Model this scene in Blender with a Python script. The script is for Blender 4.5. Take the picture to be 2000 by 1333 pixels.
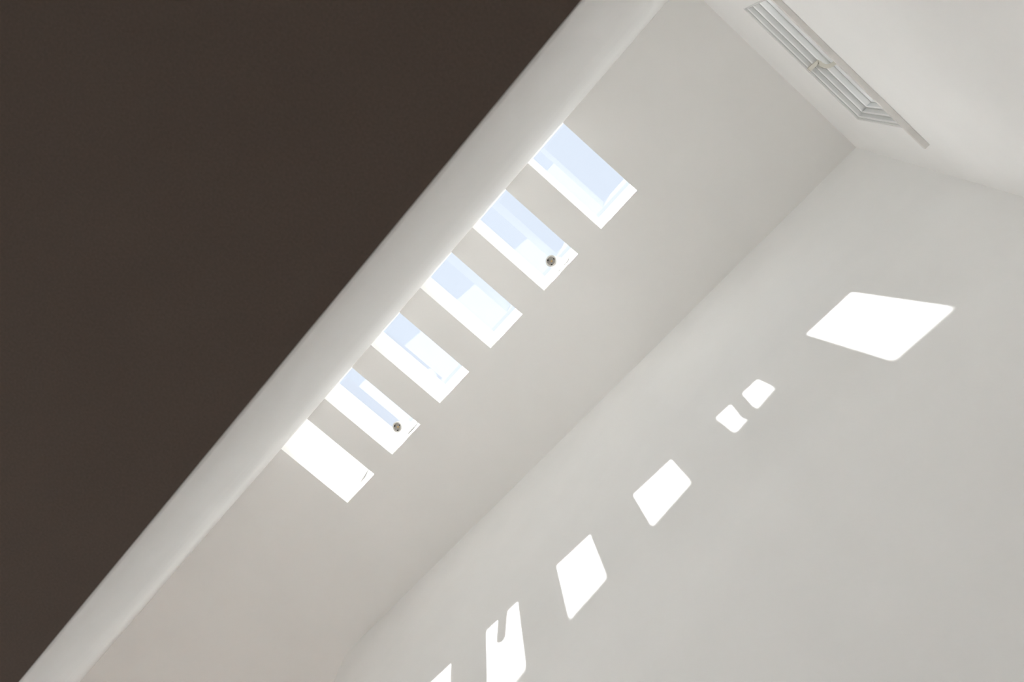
import bpy, bmesh, math
from mathutils import Matrix, Vector

for o in list(bpy.data.objects):
    bpy.data.objects.remove(o, do_unlink=True)
scene = bpy.context.scene
COL = scene.collection

# ------------------------------------------------------------------ camera
S = 4.8            # metres from the lens up to the high ceiling
EYE = 1.5
R0 = (0.7505, -0.6509, 0.1141)      # camera right, down, forward in world axes
R1 = (0.6508, 0.6981, -0.2984)
R2 = (0.1146, 0.2982, 0.9476)
cam = bpy.data.cameras.new('camera')
cam.sensor_fit = 'HORIZONTAL'
cam.sensor_width = 36.0
cam.lens = 1646.9 / 2000.0 * 36.0
cam.clip_start = 0.01
cam.dof.use_dof = True
cam.dof.focus_distance = 5.0
cam.dof.aperture_fstop = 6.3
camo = bpy.data.objects.new('camera', cam)
rx, ry, rz = Vector(R0).normalized(), -Vector(R1), -Vector(R2)
rz.normalize()
ry = rz.cross(rx).normalized()
m3 = Matrix((rx, ry, rz)).transposed()
camo.matrix_world = Matrix.Translation((0, 0, EYE)) @ m3.to_4x4()
COL.objects.link(camo)
scene.camera = camo

# ------------------------------------------------------------------ sky, sun, exposure
SUN_DIR = Vector((1.0, -0.529, -2.165)).normalized()
world = bpy.data.worlds.new('sky')
scene.world = world
world.use_nodes = True
wn = world.node_tree.nodes
bg = wn['Background']
bg.inputs['Color'].default_value = (0.785, 0.865, 1.0, 1)
bg.inputs['Strength'].default_value = 1.0
sun = bpy.data.lights.new('sun', 'SUN')
sun.energy = 29.0
sun.angle = math.radians(0.53)
sun.color = (1.0, 0.995, 0.985)
suno = bpy.data.objects.new('sun', sun)
suno.rotation_euler = SUN_DIR.to_track_quat('-Z', 'Y').to_euler()
suno.location = (-6, 4, 14)
COL.objects.link(suno)
scene.view_settings.view_transform = 'Standard'
scene.view_settings.look = 'None'
scene.view_settings.gamma = 1.0
scene.view_settings.use_curve_mapping = False
scene.view_settings.exposure = 0.07
scene.cycles.max_bounces = 24
scene.cycles.diffuse_bounces = 16
scene.cycles.transparent_max_bounces = 16
scene.cycles.sample_clamp_indirect = 6.0

# ------------------------------------------------------------------ dimensions
XL, XR, XW = -0.0414, 0.516, 1.2263          # hall wall, skylight end, sunlit wall
YE = -0.577                                  # short wall with the window
ZC = EYE + S                                 # high ceiling
YS = [v * S for v in (0.0757, 0.1368, 0.1775, 0.2389, 0.2796, 0.3405, 0.3835, 0.4427, 0.4841, 0.5440, 0.5839, 0.6444)]
ZRIB = EYE + S * 1.060
ZGL = EYE + S * 1.115
YFAR = 7.2
XFACADE = -2.2
XALC = 2.6
ZSOF = 2.70


# ------------------------------------------------------------------ materials
def mat(name, col, rough=0.6, spec=0.3, metal=0.0, bump=None, tint=None, coat=0.0):
    m = bpy.data.materials.new(name)
    m.use_nodes = True
    nt = m.node_tree
    b = nt.nodes['Principled BSDF']
    b.inputs['Base Color'].default_value = (*col, 1)
    b.inputs['Roughness'].default_value = rough
    b.inputs['Specular IOR Level'].default_value = spec
    b.inputs['Metallic'].default_value = metal
    b.inputs['Coat Weight'].default_value = coat
    tc = nt.nodes.new('ShaderNodeTexCoord')
    if tint:
        scale, amt, det = tint
        n = nt.nodes.new('ShaderNodeTexNoise')
        n.inputs['Scale'].default_value = scale
        n.inputs['Detail'].default_value = det
        nt.links.new(tc.outputs['Object'], n.inputs['Vector'])
        r = nt.nodes.new('ShaderNodeValToRGB')
        r.color_ramp.elements[0].position = 0.3
        r.color_ramp.elements[1].position = 0.7
        r.color_ramp.elements[0].color = (*[c * (1 - amt) for c in col], 1)
        r.color_ramp.elements[1].color = (*[min(1, c * (1 + amt)) for c in col], 1)
        nt.links.new(n.outputs['Fac'], r.inputs['Fac'])
        nt.links.new(r.outputs['Color'], b.inputs['Base Color'])
    if bump:
        scale, strength, dist, stretch = bump
        mp = nt.nodes.new('ShaderNodeMapping')
        mp.inputs['Scale'].default_value = stretch
        nt.links.new(tc.outputs['Object'], mp.inputs['Vector'])
        n2 = nt.nodes.new('ShaderNodeTexNoise')
        n2.inputs['Scale'].default_value = scale
        n2.inputs['Detail'].default_value = 4
        nt.links.new(mp.outputs['Vector'], n2.inputs['Vector'])
        bp = nt.nodes.new('ShaderNodeBump')
        bp.inputs['Strength'].default_value = strength
        bp.inputs['Distance'].default_value = dist
        nt.links.new(n2.outputs['Fac'], bp.inputs['Height'])
        nt.links.new(bp.outputs['Normal'], b.inputs['Normal'])
    return m


M = {
    'plaster': mat('white_plaster', (0.908, 0.908, 0.903), 0.75, 0.25, bump=(60, 0.05, 0.002, (1, 1, 1)), tint=(3.0, 0.012, 3)),
    'ceiling': mat('ceiling_plaster', (0.865, 0.857, 0.842), 0.8, 0.2, bump=(60, 0.05, 0.002, (1, 1, 1)), tint=(2.5, 0.012, 3)),
    'trowel': mat('trowelled_plaster', (0.893, 0.891, 0.883), 0.55, 0.35, bump=(14, 0.10, 0.004, (3, 0.25, 3)), tint=(5.0, 0.015, 4)),
    'brown': mat('dark_brown_paint', (0.092, 0.070, 0.058), 0.85, 0.2, bump=(240, 0.15, 0.001, (1, 1, 1)), tint=(260, 0.10, 2)),
    'wood': mat('oak_floor', (0.42, 0.21, 0.10), 0.45, 0.4, tint=(6, 0.12, 5)),
    'stone': mat('pale_stone_floor', (0.76, 0.74, 0.715), 0.4, 0.4, tint=(6, 0.04, 5)),
    'bounce_cut': mat('grey_bounce_cut', (0.36, 0.355, 0.345), 0.85, 0.2, bump=(30, 0.1, 0.003, (1, 1, 1)), tint=(12, 0.05, 5)),  # stand-in grey that dims sunlight bounced into the slots
    'terrace': mat('pale_stone', (0.76, 0.75, 0.73), 0.8, 0.2, tint=(4, 0.06, 4)),
    'frame': mat('powder_coated_aluminium', (0.71, 0.72, 0.715), 0.4, 0.4, tint=(30, 0.01, 2)),
    'marble': mat('pale_stone_sill', (0.74, 0.725, 0.70), 0.35, 0.4, tint=(25, 0.05, 5)),
    'strip': mat('beige_sealing_strip', (0.60, 0.58, 0.51), 0.6, 0.3, tint=(40, 0.03, 2)),
    'lampwhite': mat('white_lacquered_metal', (0.86, 0.86, 0.855), 0.35, 0.4, tint=(60, 0.005, 2)),
    'bezel': mat('grey_lamp_rim', (0.74, 0.735, 0.70), 0.35, 0.5, tint=(60, 0.02, 2)),
    'reflector': mat('faceted_lamp_reflector', (0.42, 0.40, 0.375), 0.35, 0.5, metal=0.25, bump=(160, 0.4, 0.004, (1, 1, 1))),
    'chip': mat('yellow_lamp_chip', (0.78, 0.55, 0.25), 0.5, 0.3, tint=(200, 0.05, 2)),
    'black': mat('black_clip_gap_shade', (0.03, 0.03, 0.03), 0.6, 0.2, tint=(100, 0.05, 2)),
}


def glass_mat(name, ior, tint):
    m = bpy.data.materials.new(name)
    m.use_nodes = True
    nt = m.node_tree
    nt.nodes.clear()
    out = nt.nodes.new('ShaderNodeOutputMaterial')
    mix = nt.nodes.new('ShaderNodeMixShader')
    tr = nt.nodes.new('ShaderNodeBsdfTransparent')
    tr.inputs['Color'].default_value = (*tint, 1)
    gl = nt.nodes.new('ShaderNodeBsdfGlossy')
    gl.inputs['Roughness'].default_value = 0.004
    gl.inputs['Color'].default_value = (1, 1, 1, 1)
    fr = nt.nodes.new('ShaderNodeFresnel')
    fr.inputs['IOR'].default_value = ior
    nt.links.new(fr.outputs['Fac'], mix.inputs['Fac'])
    nt.links.new(tr.outputs['BSDF'], mix.inputs[1])
    nt.links.new(gl.outputs['BSDF'], mix.inputs[2])
    nt.links.new(mix.outputs['Shader'], out.inputs['Surface'])
    return m


M['glass'] = glass_mat('clear_double_glazing', 1.7, (0.97, 0.985, 0.985))


# ------------------------------------------------------------------ mesh helpers
def add_box(bm, a, b):
    x0, y0, z0 = a
    x1, y1, z1 = b
    v = [bm.verts.new(p) for p in ((x0, y0, z0), (x1, y0, z0), (x1, y1, z0), (x0, y1, z0),
                                   (x0, y0, z1), (x1, y0, z1), (x1, y1, z1), (x0, y1, z1))]
    for f in ((3, 2, 1, 0), (4, 5, 6, 7), (0, 1, 5, 4), (1, 2, 6, 5), (2, 3, 7, 6), (3, 0, 4, 7)):
        bm.faces.new([v[i] for i in f])


def prism(bm, poly, axis, a, b):
    """extrude a closed 2-D outline along an axis ('x', 'y' or 'z')"""
    def pt(p, t):
        return {'x': (t, p[0], p[1]), 'y': (p[0], t, p[1]), 'z': (p[0], p[1], t)}[axis]
    va = [bm.verts.new(pt(p, a)) for p in poly]
    vb = [bm.verts.new(pt(p, b)) for p in poly]
    n = len(poly)
    bm.faces.new(va)
    bm.faces.new(list(reversed(vb)))
    for i in range(n):
        j = (i + 1) % n
        bm.faces.new((va[i], vb[i], vb[j], va[j]))


def lathe(bm, prof, seg, mtx):
    """profile of (radius, height) turned about local z"""
    rings = []
    for r, h in prof:
        if r < 1e-6:
            rings.append([bm.verts.new(mtx @ Vector((0, 0, h)))])
        else:
            rings.append([bm.verts.new(mtx @ Vector((r * math.cos(2 * math.pi * i / seg), r * math.sin(2 * math.pi * i / seg), h))) for i in range(seg)])
    for a, b in zip(rings[:-1], rings[1:]):
        for i in range(seg):
            j = (i + 1) % seg
            if len(a) == 1 and len(b) == 1:
                continue
            if len(a) == 1:
                bm.faces.new((a[0], b[i], b[j]))
            elif len(b) == 1:
                bm.faces.new((a[i], b[0], a[j]))
            else:
                bm.faces.new((a[i], b[i], b[j], a[j]))


def cells(bm, xs, zs, hole, thick0, thick1, axis):
    """slab made of a grid of cells, some left open; no faces inside the slab"""
    nx, nz = len(xs) - 1, len(zs) - 1
    cache = {}

    def v(i, j, k):
        key = (i, j, k)
        if key not in cache:
            t = thick0 if k == 0 else thick1
            p = (xs[i], zs[j])
            cache[key] = bm.verts.new({'z': (p[0], p[1], t), 'y': (p[0], t, p[1]), 'x': (t, p[0], p[1])}[axis])
        return cache[key]

    def solid(i, j):
        return 0 <= i < nx and 0 <= j < nz and not hole(0.5 * (xs[i] + xs[i + 1]), 0.5 * (zs[j] + zs[j + 1]))
    for i in range(nx):
        for j in range(nz):
            if not solid(i, j):
                continue
            for k in (0, 1):
                bm.faces.new((v(i, j, k), v(i + 1, j, k), v(i + 1, j + 1, k), v(i, j + 1, k)))
            if not solid(i - 1, j):
                bm.faces.new((v(i, j, 0), v(i, j + 1, 0), v(i, j + 1, 1), v(i, j, 1)))
            if not solid(i + 1, j):
                bm.faces.new((v(i + 1, j, 0), v(i + 1, j + 1, 0), v(i + 1, j + 1, 1), v(i + 1, j, 1)))
            if not solid(i, j - 1):
                bm.faces.new((v(i, j, 0), v(i + 1, j, 0), v(i + 1, j, 1), v(i, j, 1)))
            if not solid(i, j + 1):
                bm.faces.new((v(i, j + 1, 0), v(i + 1, j + 1, 0), v(i + 1, j + 1, 1), v(i, j + 1, 1)))


def obj(name, bm, material, parent=None, smooth=False, bevel=0.0, smooth_angle=35):
    bmesh.ops.recalc_face_normals(bm, faces=bm.faces)
    me = bpy.data.meshes.new(name)
    bm.to_mesh(me)
    bm.free()
    me.materials.append(M[material])
    o = bpy.data.objects.new(name, me)
    COL.objects.link(o)
    if parent:
        o.parent = parent
    if smooth:
        me.polygons.foreach_set('use_smooth', [True] * len(me.polygons))
        me.set_sharp_from_angle(angle=math.radians(smooth_angle))
    if bevel:
        b = o.modifiers.new('bevel', 'BEVEL')
        b.width = bevel
        b.segments = 2
        b.limit_method = 'ANGLE'
    return o


def tag(o, label, cat=None, group=None, kind=None):
    o['label'] = label
    if cat:
        o['category'] = cat
    if group:
        o['group'] = group
    if kind:
        o['kind'] = kind
    return o


def struct(name, bm, material, label, **k):
    o = obj(name, bm, material, **k)
    return tag(o, label, kind='structure')


# ------------------------------------------------------------------ the shell
# high ceiling: one slab with six slots cut along its left edge
bm = bmesh.new()
xs = [XL, XR, XALC + 0.3]
yy = [YE - 0.25] + YS + [YFAR + 0.3]


def slot(x, y):
    return x < XR and any(YS[2 * i] < y < YS[2 * i + 1] for i in range(6))


cells(bm, xs, yy, slot, ZC, ZRIB, 'z')
for f in bm.faces:                      # the upper side of the slab is coloured darker to cut bounced sunlight
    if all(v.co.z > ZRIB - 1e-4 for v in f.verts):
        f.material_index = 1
ceil_o = struct('ceiling', bm, 'ceiling', 'pale grey plaster ceiling with six skylight slots cut along one edge')

ceil_o.data.materials.append(M['bounce_cut'])

# raised kerb that carries the glass above the slots
bm = bmesh.new()
cells(bm, [XL - 0.3, XL, XR, XR + 0.18], [YS[0] - 0.18, YS[0], YS[11], YS[11] + 0.18],
      lambda x, y: XL < x < XR and YS[0] < y < YS[11], ZRIB, ZGL, 'z')
for f in bm.faces:                      # the kerb face towards the sun is darkened as well, dimming the slots
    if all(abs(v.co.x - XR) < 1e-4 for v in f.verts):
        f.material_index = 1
kerb_o = struct('trim_1', bm, 'plaster', 'white plastered kerb around the top of the skylight shaft')
kerb_o.data.materials.append(M['bounce_cut'])

bm = bmesh.new()
zz = ZGL + 0.002
bm.faces.new([bm.verts.new(p) for p in ((XL - 0.08, YS[0] - 0.08, zz), (XR + 0.08, YS[0] - 0.08, zz), (XR + 0.08, YS[11] + 0.08, zz), (XL - 0.08, YS[11] + 0.08, zz))])
struct('window_1', bm, 'glass', 'clear glass skylight pane showing pale blue sky above the ceiling slots')

# wall on the left: straight plaster face with a soft rounded nose at its foot
bm = bmesh.new()
prof = [(XL - 0.3, ZRIB), (XL, ZRIB), (XL, 2.95)]
for i in range(1, 17):
    t = math.radians(90 * i / 16)
    prof.append((-0.0965 + 0.0551 * math.cos(t), 2.95 - 0.25 * math.sin(t)))
prof.append((XL - 0.3, ZSOF))
prism(bm, prof, 'y', YE - 0.25, YFAR + 0.3)
struct('wall_left', bm, 'trowel', 'trowelled white plaster wall band with rounded lower edge beside the dark soffit', smooth=True, smooth_angle=20)

bm = bmesh.new()
add_box(bm, (XFACADE - 0.3, YE - 0.25, ZSOF - 0.004), (-0.0965, YFAR + 0.3, ZSOF + 0.10))
struct('ceiling_lower', bm, 'brown', 'dark brown painted soffit low above the camera')

# sunlit wall, turning away round a soft corner at its far end
bm = bmesh.new()
RC, YC = 0.33, 3.98
poly = [(XW + 0.35, YE - 0.25), (XW, YE - 0.25), (XW, YC)]
for i in range(1, 15):
    t = math.radians(90 * i / 14)
    poly.append((XW + RC - RC * math.cos(t), YC + RC * math.sin(t)))
poly += [(XALC + 0.3, YC + RC), (XALC + 0.3, YC + RC - 0.25), (XW + 0.35, YC + RC - 0.25)]
prism(bm, poly, 'z', 0.0, ZC)
struct('wall_right', bm, 'plaster', 'tall white plaster wall carrying the row of sunlight patches', smooth=True, smooth_angle=20)

# short wall with the small high window
WX0, WX1, WZ0, WZ1 = 0.2376, 0.956, 4.832, 5.572
bm = bmesh.new()
cells(bm, [XFACADE - 0.3, WX0, WX1, XW], [0.0, WZ0, WZ1, ZC], lambda x, z: WX0 < x < WX1 and WZ0 < z < WZ1, YE - 0.25, YE, 'y')
struct('wall_end', bm, 'plaster', 'white plaster end wall with a small high window opening')

# far wall, alcove wall and garden facade: out of the picture, they let the daylight in
bm = bmesh.new()
cells(bm, [XFACADE - 0.3, 0.1, 2.2, XALC + 0.3], [0.0, 0.25, 1.75, ZC],
      lambda x, z: (0.1 < x < 2.2 and 0.25 < z < 1.75), YFAR, YFAR + 0.3, 'y')
struct('wall_far', bm, 'plaster', 'white wall with a low wide window at the far end of the hall')
bm = bmesh.new()
add_box(bm, (XALC, YC + RC, 0.0), (XALC + 0.3, YFAR, ZC))
struct('wall_alcove', bm, 'plaster', 'white side wall of the alcove past the rounded corner')
bm = bmesh.new()
cells(bm, [YE - 0.25, 0.9, 3.6, YFAR + 0.3], [0.0, 0.05, 0.54, ZSOF],
      lambda y, z: 0.9 < y < 3.6 and 0.05 < z < 0.54, XFACADE - 0.3, XFACADE, 'x')
struct('wall_facade', bm, 'plaster', 'white garden wall with one wide opening under the soffit')
bm = bmesh.new()
add_box(bm, (XFACADE - 0.3, YE - 0.25, -0.2), (XALC + 0.3, YC + RC, 0.0))
struct('floor', bm, 'stone', 'pale stone floor of the double height hall')
bm = bmesh.new()
add_box(bm, (XFACADE - 0.3, YC + RC, -0.2), (XALC + 0.3, YFAR + 0.3, 0.0))
struct('floor_far', bm, 'wood', 'warm oak floor at the far end of the hall')
bm = bmesh.new()
add_box(bm, (-30, -20, -0.4), (30, 35, -0.2))
struct('ground', bm, 'terrace', 'pale stone terrace around the house')

# unseen low roof block, added askew to shade part of the skylight
bm = bmesh.new()


def shade(y, t=0.12):
    return ((0.0640 - 0.1217 * (y - 0.21) - t) * S, (y + 0.529 * t) * S)


p0, p1 = shade(0.168), shade(0.80)
d = Vector((p1[0] - p0[0], p1[1] - p0[1])).normalized()
nrm = Vector((-d.y, d.x)) * 0.22
prism(bm, [p0, p1, (p1[0] + nrm.x, p1[1] + nrm.y), (p0[0] + nrm.x, p0[1] + nrm.y)], 'z', ZRIB, EYE + S * (1.055 + 2.165 * 0.12))
struct('roof_shade_block', bm, 'plaster', 'unseen white roof block added to shade part of the skylight')
bm = bmesh.new()
add_box(bm, (XFACADE - 0.3, YE - 0.25, ZRIB - 0.3), (XL - 0.3, YFAR + 0.3, ZRIB))
struct('roof', bm, 'terrace', 'flat pale roof slab beside the skylight')

# ------------------------------------------------------------------ small high window in the end wall
win = bpy.data.objects.new('window_2', None)
win.location = ((WX0 + WX1) / 2, YE, WZ0)
COL.objects.link(win)
tag(win, 'small high window with stepped grey tracks and a stone sill in end wall', kind='structure')
W0 = Vector(win.location)


def wobj(name, bm, material, parent=win, **k):
    bmesh.ops.translate(bm, verts=bm.verts, vec=-W0)
    o = obj(name, bm, material, **k)
    o.parent = parent
    return o


steps = [(0.000, 0.004, 0.009), (0.004, 0.009, 0.031), (0.009, 0.031, 0.057), (0.014, 0.057, 0.086), (0.018, 0.086, 0.200)]
for k, (ins, d0, d1) in enumerate(steps):
    t = 0.006 + ins
    bm = bmesh.new()
    cells(bm, [WX0, WX0 + t, WX1 - t, WX1], [WZ0, WZ0 + t * 0.6, WZ1 - t, WZ1],
          lambda x, z, t=t: WX0 + t < x < WX1 - t and WZ0 + t * 0.6 < z < WZ1 - t, YE - d1, YE - d0, 'y')
    wobj('frame_track', bm, 'frame', bevel=0.0015)
# pale brush seals along the step between two tracks
for k, (ins, d0, d1) in enumerate(steps[1:4]):
    t = 0.006 + ins
    bm = bmesh.new()
    cells(bm, [WX0 + t - 0.002, WX0 + t + 0.003, WX1 - t - 0.003, WX1 - t + 0.002], [WZ0 + t * 0.6, WZ0 + t * 0.6 + 0.003, WZ1 - t - 0.003, WZ1 - t + 0.002],
          lambda x, z, t=t: WX0 + t + 0.003 < x < WX1 - t - 0.003 and WZ0 + t * 0.6 + 0.003 < z < WZ1 - t - 0.003, YE - d0 - 0.0055, YE - d0 - 0.0005, 'y')
    wobj('brush_seal', bm, 'lampwhite')
bm = bmesh.new()
g = 0.05
bm.faces.new([bm.verts.new(p) for p in ((WX0 + g, YE - 0.16, WZ0 + g * 0.6), (WX1 - g, YE - 0.16, WZ0 + g * 0.6), (WX1 - g, YE - 0.16, WZ1 - g), (WX0 + g, YE - 0.16, WZ1 - g))])
wobj('pane', bm, 'glass')
bm = bmesh.new()
add_box(bm, (WX0 - 0.08, YE, WZ0 - 0.020), (1.034, YE + 0.021, WZ0 + 0.004))
wobj('window_sill', bm, 'marble', bevel=0.002)
# sealing strip that crosses the tracks: straight over the first two, then a shallow arc
path = [(0.633, -0.004), (0.634, -0.020), (0.636, -0.038), (0.638, -0.054)]
for i in range(1, 17):
    u = i / 16
    k = 4 * 0.019 * u * (1 - u)
    path.append((0.638 + 0.057 * u + 0.652 * k, -0.054 - 0.049 * u + 0.758 * k))
bm = bmesh.new()
wd = 0.009
prev = None
for i, (x, y) in enumerate(path):
    a = path[max(i - 1, 0)]
    b = path[min(i + 1, len(path) - 1)]
    tx, ty = b[0] - a[0], b[1] - a[1]
    l = math.hypot(tx, ty)
    nx, ny = -ty / l * wd, tx / l * wd
    zt, zb = WZ1 - 0.008, WZ1 - 0.029
    q = [bm.verts.new((x + sx * nx, YE + y + sx * ny, z)) for sx, z in ((-1, zt), (1, zt), (1, zb), (-1, zb))]
    if prev:
        for k in range(4):
            bm.faces.new((prev[k], prev[(k + 1) % 4], q[(k + 1) % 4], q[k]))
    else:
        bm.faces.new(q)
    prev = q
bm.faces.new(list(reversed(prev)))
st = wobj('sealing_strip', bm, 'strip')
st['label'] = 'beige curved sealing strip across the window tracks'


# ------------------------------------------------------------------ the two spotlights in the slots
def make_spotlight(face, label):
    """face: centre of the lit face, plate fixed to the end of the slot (x = XR)"""
    root = bpy.data.objects.new('spotlight', None)
    root.location = (XR, face[1], face[2] + 0.13)
    COL.objects.link(root)
    tag(root, label, 'spotlight', 'spotlights mounted in the skylight slots')
    O = Vector(root.location)
    up = Vector((0.060, 0.0, 0.115)).normalized()
    q = up.to_track_quat('Z', 'Y').to_matrix().to_4x4()
    T = Matrix.Translation(Vector(face) - O) @ q @ Matrix.Diagonal((1.1, 1.1, 1.0, 1.0))
    r, L = 0.0315, 0.125
    bm = bmesh.new()
    lathe(bm, [(0.0285, 0.0), (0.0285, 0.004), (0.024, 0.004), (0.024, 0.0125), (0, 0.0125)][::-1] + [(r - 0.0015, 0.0), (r, 0.002), (r, L - 0.006), (r - 0.003, L - 0.001), (r - 0.008, L), (0, L)], 40, T)
    obj('housing', bm, 'lampwhite', root, smooth=True)
    bm = bmesh.new()
    lathe(bm, [(0.0235, 0.0035), (0.0235, -0.0002), (0.0245, -0.0015), (0.0285, -0.0015), (0.0312, -0.0002), (0.0312, 0.003)], 40, T)
    bz = obj('bezel', bm, 'bezel', root, smooth=True)
    bz['label'] = 'grey lamp rim'
    bm = bmesh.new()
    lathe(bm, [(0.0234, 0.001), (0.020, 0.004), (0.014, 0.008), (0.007, 0.0105), (0, 0.0108)], 24, T)
    rf = obj('reflector', bm, 'reflector', root, smooth=True)
    rf['label'] = 'dull grey lamp reflector'
    bm = bmesh.new()
    lathe(bm, [(0.0, 0.006), (0.0045, 0.0063), (0.0055, 0.0105), (0, 0.0105)], 16, T)
    ch = obj('lamp_chip', bm, 'chip', rf, smooth=True)
    ch['label'] = 'small yellow light chip'
    # dark spring clips on the reflector edge
    for ang in (100, 215, 330):
        bm = bmesh.new()
        add_box(bm, (-0.004, 0.0165, 0.0015), (0.004, 0.0225, 0.0055))
        bm.transform(T @ Matrix.Rotation(math.radians(ang), 4, 'Z'))
        obj('clip', bm, 'black', rf)
    # wall plate just off the slot end; a black box stands in for its shadow
    zp = (EYE + S * 1.0275) - O.z
    bm = bmesh.new()
    add_box(bm, (-0.021, -0.046, zp), (-0.0025, 0.046, zp + 0.092))
    pl = obj('wall_plate', bm, 'lampwhite', root, bevel=0.004)
    bm = bmesh.new()
    add_box(bm, (-0.0025, -0.044, zp + 0.003), (0.0, 0.044, zp + 0.089))
    obj('gap_shadow', bm, 'black', pl)
    # short arm and swivel from the plate to the head
    c = (Vector(face) - O) + up * 0.075
    a = Vector((-0.019, 0.0, zp + 0.046))
    dv = c - a
    bm = bmesh.new()
    lathe(bm, [(0, 0), (0.007, 0), (0.007, dv.length), (0, dv.length)], 16, Matrix.Translation(a) @ dv.to_track_quat('Z', 'Y').to_matrix().to_4x4())
    obj('arm', bm, 'lampwhite', root, smooth=True)
    bm = bmesh.new()
    bmesh.ops.create_uvsphere(bm, u_segments=16, v_segments=10, radius=0.011, matrix=Matrix.Translation(a))
    obj('swivel', bm, 'lampwhite', root, smooth=True)
    return root


def at(X, Y, Z):
    return (X * S, Y * S, Z * S + EYE)


make_spotlight(at(0.0892, 0.2059, 1.001), 'white spotlight in the second slot from the high window')
make_spotlight(at(0.0879, 0.5112, 1.006), 'white spotlight in the slot next to the blank white farthest slot')
